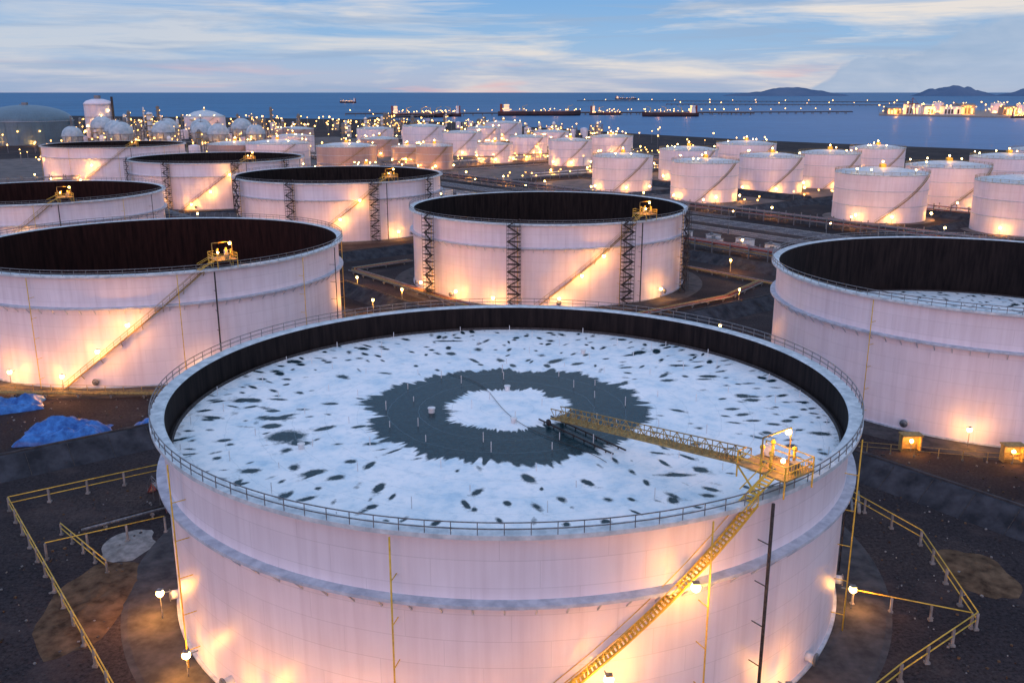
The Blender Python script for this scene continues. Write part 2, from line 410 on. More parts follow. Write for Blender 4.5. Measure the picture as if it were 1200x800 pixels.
        for sgn in(-1,1):
            b.beam(p0+side*sgn,p1+side*sgn,.17,'dull'); b.beam(p0+side*sgn+Vector((0,0,1.15)),p1+side*sgn+Vector((0,0,1.15)),.09,'dull')
            for i in range(nseg):
                a_=p0+d*(i/nseg)+side*sgn; c_=p0+d*((i+1)/nseg)+side*sgn; u_=Vector((0,0,1.15))
                b.beam(a_,a_+u_,.07,'dull'); b.beam(a_ if i%2 else a_+u_,c_+u_ if i%2 else c_,.06,'dull')
        for i in range(90):
            q=p0+d*(i/90); b.beam(q-side,q+side,.10,'dull')
        for sgn in(-1,1):
            b.beam(p1+side*sgn*1.3+Vector((0,0,-.45)),p1+side*sgn*1.55+Vector((0,0,-.45)),.8,'dark',12)
        b.obj('rolling_ladder',e)
        b=MB(); dd=Vector((d.x,d.y,0)).normalized()
        for sgn in(-1,1):
            a_=Vector((p1.x,p1.y,z+.25))+side*sgn*1.25
            b.beam(a_+dd*2,a_-dd*11,.14,'dark')
            for i in range(7): 
                q=a_-dd*(i*1.8-1); b.beam(q-Vector((0,0,.25)),q,.14,'dark')
        b.obj('ladder_track',e)
        b=MB()
        pr=None
        for i in range(40):
            f_=i/39; q=Vector((-8+18*f_+math.sin(f_*9)*.8,14-32*f_+math.sin(f_*7)*1.5,z+.12))
            if pr: b.beam(pr,q,.06,'dark',6)
            pr=q
        b.obj('drain_hose',e)
T1=big_tank(-.6,105,39.0,22.3,18.8,lamps=((-67.5,16.6,2.0),(-78,9.5,2.2),(-157,3.2,2.6),(-20,2.5,.8),(-92,2.5,2.6),(-108,2.5,2.6),(-124,2.5,2.4),(-140,2.5,1.4),(-50,2.5,1.6)),power=900)
big_tank(11,280,41,22.3,None,scaf=True,detail=1,lamps=((-72,14,1.4),(-80,9,1.6),(-88,3,1.5),(-128,3,1.6),(-112,2.5,1.5),(-150,3,1.2),(-45,3,1.1)),power=1200)
big_tank(-82,211,41,22.3,None,inner='inner_red',detail=1,lamps=((-78,13,1.3),(-86,8,1.5),(-96,3,1.8),(-112,3,1.6),(-130,3,1.2),(-60,3,.7)),power=1250)
big_tank(94,177,40.5,22.3,9.5,detail=1,lamps=((-118,3,1.0),(-82,3,1.3)),power=1100)
big_tank(-73,392,42.5,22.3,None,scaf=True,detail=1,lamps=((-70,16,1.6),(-80,9,1.8),(-95,3,1.7),(-50,3,1.7),(-130,3,1.2)),power=1500)
big_tank(-156,494,44,22.3,None,scaf=True,detail=1,lamps=((-66,17,1.6),(-78,9,1.8),(-90,3,1.8),(-120,3,1.2)),power=1800)
big_tank(-165,321,41,22.3,None,inner='inner_red',detail=1,lamps=((-70,14,.6),(-95,3,.7)),power=1000)
big_tank(-264,622,44,22.3,None,detail=1,lamps=((-85,12,1.5),(-95,3,2),(-125,3,2),(-150,14,1.5)),power=2200)
# ------------------------------------------------------------------ fixed roof tanks
def small_tank(x,y,R,H,mat='shell',power=2600,top=True,dome=.12,ang=-100):
    e=empty('storage_tank',(x,y,0)); n=48
    b=MB(); b.rev([(R,0),(R,H)],mat,n); b.rev([(R+.25,H),(R+.25,H+.25),(R*.5,H+R*dome*.72),(.01,H+R*dome)],'rim',n)
    b.rev([(R,H-.3),(R+.25,H)],'rim',n)
    for z in(H*.33,H*.66): b.rev([(R,z),(R+.25,z+.02),(R+.25,z+.25),(R,z+.3)],'girder',n)
    b.obj('shell_and_roof',e)
    b=MB()
    for zz in(.8,1.4): b.rev([(R-.05,H+zz),(R+.06,H+zz),(R+.06,H+zz+.12),(R-.05,H+zz+.12)],'dull',n,closed=True)
    for i in range(36): b.beam(pol(R,i*10,H),pol(R,i*10,H+1.4),.11,'dull')
    b.box((0,0,H+R*dome+.6),(2.4,2.4,1.6),'yellow'); b.beam((0,0,H),(0,0,H+R*dome+3),.3,'steel')
    a0=ang+55
    pr=None
    for i in range(41):
        f=i/40; a=a0-70*f; z=H*(1-f); cur=(a,z)
        b.box(pol(R+.6,a,z),(1.0,.6,.1),'dull',math.radians(a))
        if pr: b.beam(pol(R+1.1,pr[0],pr[1]+1.1),pol(R+1.1,a,z+1.1),.10,'dull'); b.beam(pol(R+1.1,pr[0],pr[1]-.2),pol(R+1.1,a,z-.2),.22,'dull')
        pr=cur
    b.obj('stair_and_rail',e)
    b=MB(); k=random.Random(int(x*13+y))
    for j,a in enumerate((ang-45,ang+15,ang+65)):
        a+=k.uniform(-12,12); b.ball(pol(R+2.2,a,3.2),.5,'bulb'); b.beam(pol(R+2.2,a,0),pol(R+2.2,a,3.0),.15,'steel')
        if j!=2 or y<600: pl('base_light',pol(R+3.0,a,2.6),power*k.uniform(.4,1.4),e,r=.5)
    for i in range(4):
        a=k.uniform(0,360); b.ball(pol(R*.9,a,H+2.4),.35,'bulb'); b.beam(pol(R*.9,a,H),pol(R*.9,a,H+2.2),.15,'steel')
    b.ball((0,0,H+R*dome+2.4),.4,'bulb')
    b.obj('lamps',e)
    if top and y<800: pl('roof_light',(0,-2,H+R*dome+3),power*.5,e,r=.5)
    b=MB(); b.rev([(R,.1),(R+4,.1)],'yard',n); b.obj('base_slab',e)
S=small_tank
S(168,422,20.2,20.5); S(217,463,19.7,20.5); S(213,381,20.5,20.5); S(283,532,20,20)
S(103,497,17.7,20); S(65,548,17.6,19.5); S(150,539,18,20); S(193,568,18.3,20)
S(116,614,19,19.5); S(168,672,21,20); S(82,780,17,20); S(46,740,17,19); S(14,800,16,19)
S(-14,770,14.5,14.5); S(-46,860,18,20); S(-58,700,13.8,17,'shell_brown'); S(-122,690,22,17.5,'shell_brown')
S(-160,650,11,8,'shell_brown'); S(-180,720,24,18); S(-220,745,21,16,'shell_brown'); S(-120,850,17,15,'shell_brown')
S(-90,960,22,22); S(-30,1000,18,19); S(40,950,18,17); S(-150,1030,20,17); S(-420,1290,27,23,'shell',3600,True,.35)
S(-85,760,13,13,'shell_brown'); S(-100,640,9,7,'shell_brown'); S(100,900,16,15); S(340,600,19,20); S(250,640,18,19)
S(-210,900,20,15); S(-10,1130,22,20); S(-250,1080,22,15,'shell_brown')
def dome_tank(x,y,R,H):
    e=empty('domed_gas_tank',(x,y,0)); b=MB(); n=64
    b.rev([(R,0),(R,H)],'tealpaint',n)
    b.rev([(R*math.cos(t),H+R*.36*math.sin(t)) for t in [i*PI/2/12 for i in range(12)]]+[(.01,H+R*.36)],'tealpaint',n)
    for k in range(4): b.rev([(R,H*k/4+1),(R+.4,H*k/4+1),(R+.4,H*k/4+1.3),(R,H*k/4+1.3)],'tealpaint',n)
    b.rev([(R+.4,H-.3),(R+1.0,H-.3),(R+1.0,H),(R+.4,H)],'girder',n,closed=True)
    for i in range(24): b.beam(pol(R+.5,i*15,0),pol(R+.5,i*15,H),.25,'tealpaint')
    b.box((0,0,H+R*.36+1),(5,5,3),'steel'); b.beam((R+2,0,0),(R+2,0,H+5),1.5,'steel')
    for a in(-50,-75,-100): b.ball(pol(R+2,a,H*.6),.7,'bulb_far')
    b.obj('domed_shell',e)
    for a in(-60,-100): pl('base_light',pol(R+5,a,3),3500,e)
M['tealpaint']=shellmat('blue_grey_tank_paint',(.12,.20,.26),(.06,.09,.12),4)
M['sphere']=noisy('sphere_paint',(.30,.38,.44),(.5,.57,.62),.2,rough=.4)
dome_tank(-540,1050,47,25); dome_tank(-760,1200,47,25)
def gas_sphere(x,y,r):
    e=empty('spherical_gas_tank',(x,y,0)); b=MB(); b.ball((0,0,r+3),r,'sphere',32,20)
    for i in range(10): b.beam(pol(r*.96,i*36,0),pol(r*.96,i*36,r+3),.9,'lconc',8)
    b.rev([(r+.2,r+2.6),(r+1.3,r+2.6),(r+1.3,r+3),(r+.2,r+3)],'steel',32,closed=True)
    b.beam((0,0,2*r+3),(0,0,2*r+6),.5,'steel'); b.box((0,0,2*r+3.5),(4,4,.4),'steel')
    b.beam(pol(r+2,-90,0),(0,-2,2*r+3),.8,'steel')
    for a in(-60,-120): b.ball(pol(r+2,a,4),.7,'bulb_far'); 
    b.obj('sphere_on_legs',e); pl('base_light',(0,-r-5,4),3200,e)
for x,y,r in((-395,950,12),(-365,985,12),(-425,1010,12),(-330,1000,11),(-300,960,11),(-350,1060,12),(-470,1080,13),(-440,940,10),(-270,990,10),(-395,1080,12),(-310,1080,12)): gas_sphere(x,y,r)
def tower(x,y,r,h):
    e=empty('refrigerated_gas_tank',(x,y,0)); b=MB(); b.rev([(r,0),(r,h),(r*.8,h+r*.18),(r*.4,h+r*.3),(.01,h+r*.33)],'shell',40)
    for z in(h*.3,h*.6,h*.95): b.rev([(r,z),(r+.9,z),(r+.9,z+.4),(r,z+.4)],'steel',40)
    b.beam((r+2,-3,0),(r+2,-3,h+8),2.2,'dark'); b.box((0,0,h+r*.33+2),(6,6,4),'steel')
    for i in range(5): b.ball(pol(r+1.5,-150+30*i,h*(.2+.15*i)),.8,'bulb')
    b.obj('tank_body',e); pl('base_light',(0,-r-6,8),9000,e)
tower(-520,1190,17,42)
def plant(x,y,sx,sy,n,seed,hmax=45):
    e=empty('process_plant',(x,y,0)); b=MB(); k=random.Random(seed)
    for i in range(n):
        px,py=k.uniform(-sx,sx),k.uniform(-sy,sy); t=k.random()
        if t<.4:
            h=k.uniform(12,hmax)*k.uniform(.6,1); r=k.uniform(1.2,2.6)
            b.rev([(r,0),(r,h),(r*.6,h+r*.6),(.01,h+r*.8)],'white' if k.random()<.5 else 'steel',12,(px,py,0))
            for z in range(6,int(h),6): b.rev([(r,z),(r+1.3,z),(r+1.3,z+.9),(r+1.2,z+.9)],'dull',10,(px,py,0)); 
            for z in range(6,int(h),9): b.ball((px+r+1.4,py-1.2,z+1.5),k.uniform(.3,.6),'bulb_far',6,4)
        elif t<.75:
            w,d,h=k.uniform(6,16),k.uniform(6,12),k.uniform(6,18)
            for z in np.arange(0,h+.1,4):
                b.box((px,py,z+.2),(w,d,.4),'lconc')
                b.ball((px+k.uniform(-w/2,w/2),py-d/2-.3,z+2.5),.45,'bulb_far',6,4)
            for cx in(-w/2,0,w/2):
                for cy in(-d/2,d/2): b.beam((px+cx,py+cy,0),(px+cx,py+cy,h),.5,'steel')
            for j in range(4): b.beam((px-w/2+j*w/4+1,py,0),(px-w/2+j*w/4+1,py,h*.8),k.uniform(.8,2),'white',8)
        else:
            r=k.uniform(2.5,5); h=k.uniform(5,12); b.rev([(r,0),(r,h),(.01,h+r*.25)],'shell',16,(px,py,0))
    b.obj('columns_and_frames',e)
    for i in range(max(2,n//11)): pl('plant_light',(k.uniform(-sx,sx),k.uniform(-sy,sy)-4,9),9500,e,r=.6)
plant(-400,1120,150,110,80,1,34); plant(-300,860,70,60,26,2,22); plant(-620,1500,220,180,50,3,38); plant(-260,1300,150,150,50,4,26)
plant(30,1240,90,60,24,5,20); plant(-120,1500,120,120,34,6,26)
# ------------------------------------------------------------------ ground, sea
coast=[(-9000,-3000),(6000,-3000),(3000,350),(1200,760),(640,850),(517,905),(400,1010),(294,1120),(172,1300),(60,1500),(-100,1800),(-306,1980),(-700,2150),(-1113,2300),(-2500,2600),(-9000,3200)]
b=MB()
b.add([(x,y,0) for x,y in coast],[tuple(range(len(coast)))],'ground')
sk=[(x,y,0) for x,y in coast[2:]]+[(x*1.004,y+7,-6) for x,y in coast[2:]]
m_=len(coast)-2
b.add(sk,[(i,i+1,m_+i+1,m_+i) for i in range(m_-1)],'lconc')
b.obj('ground')
b=MB(); b.add([(-60000,-2000,-3),(60000,-2000,-3),(60000,90000,-3),(-60000,90000,-3)],[(0,1,2,3)],'sea'); b.obj('sea')
b=MB()
for (s0,s1,w0,w1) in((360,414,292,460),(428,516,296,466),(424,516,140,278),(360,640,486,566),(362,640,594,760),(528,700,140,466),(60,240,640,900),(262,352,640,980),(362,560,770,1100)):
    b.add([sw(s0,w0,.006),sw(s1,w0,.006),sw(s1,w1,.006),sw(s0,w1,.006)],[(0,1,2,3)],'yard')
b.obj('lightened_tank_yard')  # lighter ground colour put between the far tanks to strengthen the lamp glow
# soil patches: low uneven mounds of spread earth
def soil_patch(x,y,sx,sy,seed,mat='soil',h=.35,name='bare_soil_patch'):
    b=MB(); n=28; vs=[(0,0,h)]; fs=[]
    rings=6
    for j in range(1,rings+1):
        for i in range(n):
            a=2*PI*i/n; r=(j/rings)*(1+.28*noise.noise(Vector((math.cos(a)*1.8,math.sin(a)*1.8,seed))))
            zz=.012 if j==rings else max(.02,h*(1-(j/rings)**2)*(.7+.6*noise.noise(Vector((a*2,j,seed)))))
            vs.append((sx*r*math.cos(a),sy*r*math.sin(a),zz))
    for i in range(n): fs.append((0,1+i,1+(i+1)%n))
    for j in range(rings-1):
        for i in range(n): fs.append((1+j*n+i,1+(j+1)*n+i,1+(j+1)*n+(i+1)%n,1+j*n+(i+1)%n))
    b.add(vs,fs,mat,True); b.obj(name,None,(x,y,0))
soil_patch(-47.5,92,5,10,1.5); soil_patch(-49,106,3.2,4.5,4.2,'lconc',.15,'pale_sand_patch'); soil_patch(56,99,4,6,7.7); soil_patch(-86,128,7,5,3.1)
b=MB(); k=random.Random(77)
for i in range(900):
    reg=k.choice([(-62,-42,70,126),(44,64,74,122),(-100,-50,140,168),(30,110,118,140)])
    x,y=k.uniform(reg[0],reg[1]),k.uniform(reg[2],reg[3])
    if (x+.6)**2+(y-105)**2<46**2 or (x-94)**2+(y-177)**2<47**2 or (x+82)**2+(y-211)**2<47.5**2: continue
    s_=k.uniform(.08,.28); b.box((x,y,s_*.3),(s_,s_*k.uniform(.6,1.3),s_*.7),k.choice(['lconc','ring','soil','ring']),k.uniform(0,3))
b.obj('scattered_stones')
def island(x0,x1,y,h,seed):
    b=MB(); n=60; m=8; vs=[]
    for j in range(m+1):
        for i in range(n+1):
            u=i/n; w=j/m; env=math.sin(PI*u)**.7*math.sin(PI*w)
            hh=env*h*(.55+.9*(noise.noise(Vector((u*4+seed,w*2,seed)))*.6+.35+.25*noise.noise(Vector((u*14,w*4,seed)))))
            vs.append((x0+(x1-x0)*u,y+(w-.5)*900,-5+max(0,hh)))
    b.add(vs,[(j*(n+1)+i,j*(n+1)+i+1,(j+1)*(n+1)+i+1,(j+1)*(n+1)+i) for j in range(m) for i in range(n)],'hill',True)
    b.obj('island_hill')
island(3150,4850,14000,115,1.3); island(6000,7050,14000,150,5.1); island(7150,8600,13800,190,8.8); island(4400,5600,16000,80,3.3)
def dike(p,q,h=2.6,top=1.6,base=9.5,name='bund_dike'):
    p=Vector((p[0],p[1],0));q=Vector((q[0],q[1],0)); d=(q-p).normalized(); s=Vector((d.y,-d.x,0)); b=MB()
    pr=[(-base/2,.01),(-top/2,h),(top/2,h),(base/2,.01)]; vs=[]
    nn=max(2,int((q-p).length/12))
    for i in range(nn+1):
        c=p+(q-p)*(i/nn)
        for a,z in pr: v=c+s*a; vs.append((v.x,v.y,z))
    fs=[(4*i+k,4*i+4+k,4*i+5+k,4*i+1+k) for i in range(nn) for k in range(3)]+[(0,1,2,3),(4*nn+3,4*nn+2,4*nn+1,4*nn)]
    b.add(vs,fs,'conc'); 
    L=(q-p).length
    for i in range(int(L/6)):
        c=p+d*(i*6+3)
        for sg in(-1,1): b.beam(c+s*sg*(base/2-.1)+Vector((0,0,.06)),c+s*sg*(top/2)+Vector((0,0,h+.02)),.10,'dark')
    b.box(((p+q)/2)[:2]+(h+.12,),(L,.35,.25),'ring',math.atan2(d.y,d.x))
    b.obj(name)
dike(sw(122,-40),sw(122,142)); dike(sw(122,158),sw(122,275)); dike(sw(122,291),sw(122,410)); dike(sw(122,428),sw(122,560))
dike(sw(-60,150),sw(117,150)); dike(sw(127,150),sw(238,150)); dike(sw(3,-20),sw(3,145)); dike(sw(12,16),sw(117,16),1.5)
dike(sw(-60,283),sw(117,283)); dike(sw(127,283),sw(238,283)); dike(sw(-60,420),sw(117,420)); dike(sw(127,420),sw(238,420))
dike(sw(243,-30),sw(243,560)); dike(sw(352,130),sw(352,560),2.2); dike(sw(358,285),sw(640,285),2.2); dike(sw(418,140),sw(418,278),2.2); dike(sw(425,292),sw(425,470),2.2)
dike(sw(358,195),sw(412,195),1.8);dike(sw(520,130),sw(520,500),2); dike(sw(358,365),sw(418,365),1.8)
def road(s0,w0,s1,w1,width,lanes=1,name='road',lift=0):
    p=Vector(sw(s0,w0));q=Vector(sw(s1,w1)); d=(q-p); L=d.length; r=math.atan2(d.y,d.x); c=(p+q)/2; d.normalize(); sd=Vector((-d.y,d.x,0))
    e=empty(name,(0,0,lift))
    b=MB(); b.add([p-sd*width/2+Vector((0,0,.02)),q-sd*width/2+Vector((0,0,.02)),q+sd*width/2+Vector((0,0,.02)),p+sd*width/2+Vector((0,0,.02))],[(0,1,2,3)],'asphalt'); b.obj('carriageway',e)
    b=MB()
    for sg in(-1,1):
        cc=c+sd*sg*(width/2+.15); b.box((cc.x,cc.y,.07),(L,.3,.14),'lconc',r)
    b.obj('kerbs',e); b=MB()
    def quad(c0,l,w):
        b.add([c0-d*l/2-sd*w/2,c0+d*l/2-sd*w/2,c0+d*l/2+sd*w/2,c0-d*l/2+sd*w/2],[(0,1,2,3)],'mark')
    for sg in(-1,1): quad(c+sd*sg*(width/2-.5)+Vector((0,0,.03)),L,.25)
    for k in range(1,lanes+1):
        off=-width/2+width*k/(lanes+1); x=4
        while x<L-4: quad(p+d*x+sd*off+Vector((0,0,.03)),4,.25); x+=9
    b.obj('markings',e)
road(302,-60,302,620,9); road(322,-60,322,620,13,3); road(330,575,640,575,9,lift=.004); road(250,600,-60,600,8,lift=.008) ; road(250,570,250,-20,5,0)
road(337,272,345,560,7)
def railing(pts,h=1.3,sp=4.0,mat='yellow',post='lconc',pw=.35,name='safety_railing',z0=0,rails=(1.0,.55),rw=.14):
    b=MB(); first=True
    for p,q in zip(pts[:-1],pts[1:]):
        p=Vector((p[0],p[1],z0));q=Vector((q[0],q[1],z0)); n=max(1,round((q-p).length/sp))
        for i in range(0 if first else 1,n+1): 
            c=p+(q-p)*i/n; b.beam(c+Vector((0,0,.1)),c+Vector((0,0,h)),pw,post); b.box((c.x,c.y,c.z+.12),(pw*2,pw*2,.24),'lconc')
        for f in rails: b.beam(p+Vector((0,0,h*f+.05+rw*.5)),q+Vector((0,0,h*f+.05+rw*.5)),rw,mat,8)
        first=False
    b.obj(name)
railing([sw(16,40),sw(16,134),sw(36,133)],2.0,4.5,pw=.26)
railing([sw(17,116),sw(31,114.5)],2.2,5,pw=.22,rails=(1,)); railing([sw(20,122),sw(22,108)],1.6,4,pw=.2)
railing([(46.5,120),(52,106),(49.8,87),(38,78),(24,66)],2.0,4.5,pw=.26); railing([(49.4,87.2),(38.3,92)],1.8,4,rails=(1,),pw=.22)
railing([(-135,166),(-99,168),(-67,166),(-45,176)],1.6,3.5,pw=.1,post='dull',mat='dull',rw=.09)
railing([(50,139),(74,133),(96,131),(125,128)],1.6,3.5,pw=.1,post='dull',mat='dull',rw=.09)
railing([sw(246,100),sw(246,290)],1.4,5,pw=.15,post='steel',rw=.1); 
def piperack(s0,w0,s1,w1,width=5,h=4.5,npipe=5,name='pipe_rack',lamps=True,seed=1,lp=1500,every=4):
    p=Vector(sw(s0,w0));q=Vector(sw(s1,w1)); d=q-p; L=d.length; d.normalize(); sd=Vector((-d.y,d.x,0)); b=MB(); e=empty(name); k=random.Random(seed)
    n=int(L/8)
    for i in range(n+1):
        c=p+d*(L*i/n)
        for sg in(-1,1): b.beam(c+sd*sg*width/2,c+sd*sg*width/2+Vector((0,0,h+1.5)),.35,'steel')
        for z in(h*.55,h): b.beam(c-sd*width/2+Vector((0,0,z)),c+sd*width/2+Vector((0,0,z)),.3,'steel')
        if lamps and i%every==every//2:
            l=c+sd*(-width/2-.5)+Vector((0,0,h+2)); b.ball(l,.42,'bulb'); b.beam(c-sd*width/2+Vector((0,0,h)),l,.12,'steel')
            pl('rack_light',l+Vector((0,0,-.1))-sd*.8,lp,e,r=.4)
    for lev in(h*.55,h):
        for j in range(npipe):
            o=-width/2+.6+(width-1.2)*j/(npipe-1); r=k.uniform(.3,.7)
            b.beam(p+sd*o+Vector((0,0,lev+.15+r/2)),q+sd*o+Vector((0,0,lev+.15+r/2)),r,k.choice(['white','steel','dull','steel','red','lconc']),8)
    b.obj('frames_and_pipes',e)
piperack(258,-20,258,560,6,3.2,5,seed=2,lp=1800,every=8); piperack(342,120,342,600,5,3.6,5,seed=3,lp=3600,every=5)
piperack(350,610,620,610,7,5,6,seed=4,every=4,lp=7000); piperack(132,300,132,560,5,3,4,seed=5,every=8)
piperack(380,475,640,475,6,4,5,seed=6,every=4,lp=6500); piperack(422,130,422,270,5,4,4,seed=7,every=4,lp=4500)
piperack(260,625,60,625,6,5,5,seed=8,every=4,lp=5500); piperack(358,640,358,900,6,5,5,seed=9,every=5,lp=7000)
piperack(570,640,570,1000,6,5,5,seed=10,every=7,lp=7000); piperack(526,290,526,560,6,5,5,seed=12,every=5,lp=5500)
def pipes(pts,offs,z=.9,mats=('lconc','red','dull','steel'),name='pipeline',lamp=()):
    b=MB(); e=empty(name)
    for i,o in enumerate(offs):
        for p,q in zip(pts[:-1],pts[1:]):
            p_=Vector((p[0],p[1],z)); q_=Vector((q[0],q[1],z)); d=(q_-p_).normalized(); s=Vector((-d.y,d.x,0))
            b.beam(p_+s*o,q_+s*o,.38+.1*(i%3),mats[i%len(mats)],8)
    for p,q in zip(pts[:-1],pts[1:]):
        p_=Vector((p[0],p[1],0)); q_=Vector((q[0],q[1],0)); d=(q_-p_); n=max(1,int(d.length/6)); dn=d.normalized(); s=Vector((-dn.y,dn.x,0))
        for i in range(n):
            c=p_+d*(i+.5)/n; b.beam(c+s*(offs[0]-.4)+Vector((0,0,z-.35)),c+s*(offs[-1]+.4)+Vector((0,0,z-.35)),.26,'lconc')
            for o in(offs[0],offs[-1]): b.beam(c+s*o,c+s*o+Vector((0,0,z-.5)),.24,'lconc')
    b.obj('pipes_and_sleepers',e)
    for l in lamp:
        bb=MB(); bb.beam((l[0],l[1],0),(l[0],l[1],3.6),.14,'steel'); bb.box((l[0],l[1],4.15),(.7,.7,.12),'steel'); bb.ball((l[0],l[1],3.8),.3,'bulb'); bb.obj('lamp_post',e); pl('lamp_light',(l[0],l[1]-.8,3.6),l[2],e)
pipes([sw(138,190),sw(138,260),sw(160,262)],(0,1,2,3.2),lamp=((-30,245,4500),(-45,262,4500),(-24,268,3500),(-36,232,3500)))
pipes([sw(226,160),sw(226,280)],(0,1,2),lamp=((62,245,3000),(70,290,3000)))
pipes([sw(222,215),sw(243,215)],(0,1.2)); pipes([sw(150,160),sw(200,160),sw(226,168)],(0,1,2),lamp=((48,205,1600),(24,218,2200)))
pipes([(-52,170),(-60,165),(-110,166)],(0,1),mats=('dull','dull'))
pipes([sw(22,120),sw(34,120)],(0,.8),mats=('steel','dark')); pipes([sw(112,100),sw(112,66),sw(106,62)],(0,.9),mats=('steel','lconc'))
def skid(x,y,w,d,h,rot,k):
    e=empty('equipment_shed',(x,y,0)); b=MB(); b.box((0,0,.15),(w+1,d+1,.3),'lconc',rot); b.box((0,0,.3+h/2),(w,d,h),'white',rot)
    c,s=math.cos(rot),math.sin(rot)
    b.box((0,0,h+.4),(w+.5,d+.5,.18),'steel',rot)
    for o in(-w*.3,0,w*.3): b.box((o*c-(-d/2-.03)*s,o*s+(-d/2-.03)*c,.3+h*.4),(w*.14,.06,h*.75),'dark',rot)
    b.box((w*.2*c,w*.2*s,h+.8),(1,1,.6),'steel',rot); b.obj('shed_body',e)
kk=random.Random(4)
for i in range(9): 
    p=sw(268+kk.uniform(-2,2)+(i%2)*8,196+i*7); skid(p[0],p[1],kk.uniform(4,7),3,2.4,ROT+PI/2,kk)
for i in range(7):
    p=sw(285,300+i*22); skid(p[0],p[1],kk.uniform(5,12),5,3.2,ROT+PI/2,kk)
def street_lamp(x,y,h=9,power=3600,rot=0,lit=True):
    e=empty('street_lamp',(x,y,0)); b=MB(); b.beam((0,0,0),(0,0,h),.28,'steel',8,.14); dx,dy=math.cos(rot),math.sin(rot)
    b.beam((0,0,h),(dx*2,dy*2,h+.4),.1,'steel'); b.box((dx*2.2,dy*2.2,h+.4),(.9,.35,.15),'steel',rot); b.ball((dx*2.2,dy*2.2,h+.2),.3,'bulb'); b.box((0,0,.2),(.6,.6,.4),'lconc')
    b.obj('pole_and_lantern',e)
    if lit: pl('lantern_light',(dx*2.2,dy*2.2,h-.1),power,e,r=.3)
for i in range(12):
    p=sw(296,60+i*45); street_lamp(p[0],p[1],rot=ROT)
for i in range(8):
    p=sw(350+i*40,581); street_lamp(p[0],p[1],rot=-PI/2)
for x,y in((64,138),(78,133.5)): 
    e=empty('floodlight_box',(x,y,0)); b=MB(); b.box((0,.6,1.4),(3,.2,2.6),'dull'); b.box((-1.5,0,1.4),(.2,1.2,2.6),'dull'); b.box((1.5,0,1.4),(.2,1.2,2.6),'dull'); b.box((0,0,2.8),(3.3,1.9,.2),'dull'); b.beam((0,-.4,0),(0,-.4,1.5),.14,'steel'); b.ball((0,-.4,1.8),.3,'bulb'); b.obj('cabinet',e)
    pl('box_light',(0,-.9,1.8),700,e)
b=MB(); k=random.Random(9)
for i in range(560):
    x=k.uniform(-900,260); y=k.uniform(700,1750)
    lim=1900-(x+300)*1.35
    if y>lim: continue
    h=k.uniform(4,14); b.ball((x,y,h),k.uniform(.35,.9)*y/1000,'bulb_far',6,4); b.beam((x,y,0),(x,y,h),.3,'steel')
for i in range(150):
    s_=k.uniform(360,640); w_=k.choice([293,462,478,600,620,585]); p=sw(s_,w_+k.uniform(-3,3)); h=k.uniform(3,6); b.ball((p[0],p[1],h),.4,'bulb_far',6,4); b.beam((p[0],p[1],0),(p[0],p[1],h),.15,'steel')
b.obj('distant_lamp_field')
def tarp(x,y,sx,sy,h,seed,rot=0):
    b=MB(); n=40; vs=[]
    for j in range(n+1):
        for i in range(n+1):
            u=i/n*2-1; w=j/n*2-1; q=max(abs(u),abs(w)); edge=max(0,1-q**3)
            bump=.55+.5*noise.noise(Vector((u*1.6+seed,w*1.6,seed)))+.22*noise.noise(Vector((u*5,w*5+seed,0)))+.1*abs(noise.noise(Vector((u*12,w*12,seed))))
            wob=1+.12*noise.noise(Vector((u*2,w*2,seed+9)))
            px,py=u*sx/2*wob,w*sy/2*wob
            vs.append((px*math.cos(rot)-py*math.sin(rot),px*math.sin(rot)+py*math.cos(rot),max(.03,h*edge**.7*bump)))
    b.add(vs,[(j*(n+1)+i,j*(n+1)+i+1,(j+1)*(n+1)+i+1,(j+1)*(n+1)+i) for j in range(n) for i in range(n)],'tarp',True)
    b.obj('blue_tarpaulin',None,(x,y,0))
tarp(-75,144.5,14,8,3.4,2.2,.2); tarp(-92,158,12,6,3.0,5.5,.5); tarp(-61,150,8,4,1.8,7.7,.6)
def gangway(x,y,rot):
    e=empty('access_stair',(x,y,0)); e.rotation_euler=(0,0,rot); b=MB()
    b.box((0,0,2.4),(3,1.2,.1),'steel')
    for sg in(-1,1):
        for i in range(9): b.box((sg*(1.6+i*.3),0,2.2-i*.26),(.28,1.1,.05),'red')
        for w in(-.55,.55):
            b.beam((sg*1.5,w,2.4),(sg*4.3,w,0),.12,'red'); b.beam((sg*1.5,w,3.5),(sg*4.3,w,1.1),.07,'steel'); b.beam((sg*1.5,w,0),(sg*1.5,w,3.5),.1,'steel'); b.beam((sg*4.3,w,0),(sg*4.3,w,1.1),.08,'steel')
    for w in(-.55,.55): b.beam((-1.5,w,3.5),(1.5,w,3.5),.07,'steel'); b.beam((-1.5,w,2.95),(1.5,w,2.95),.06,'steel')
    b.obj('steps_and_rails',e)
gangway(-49.5,119,ROT+PI/2)
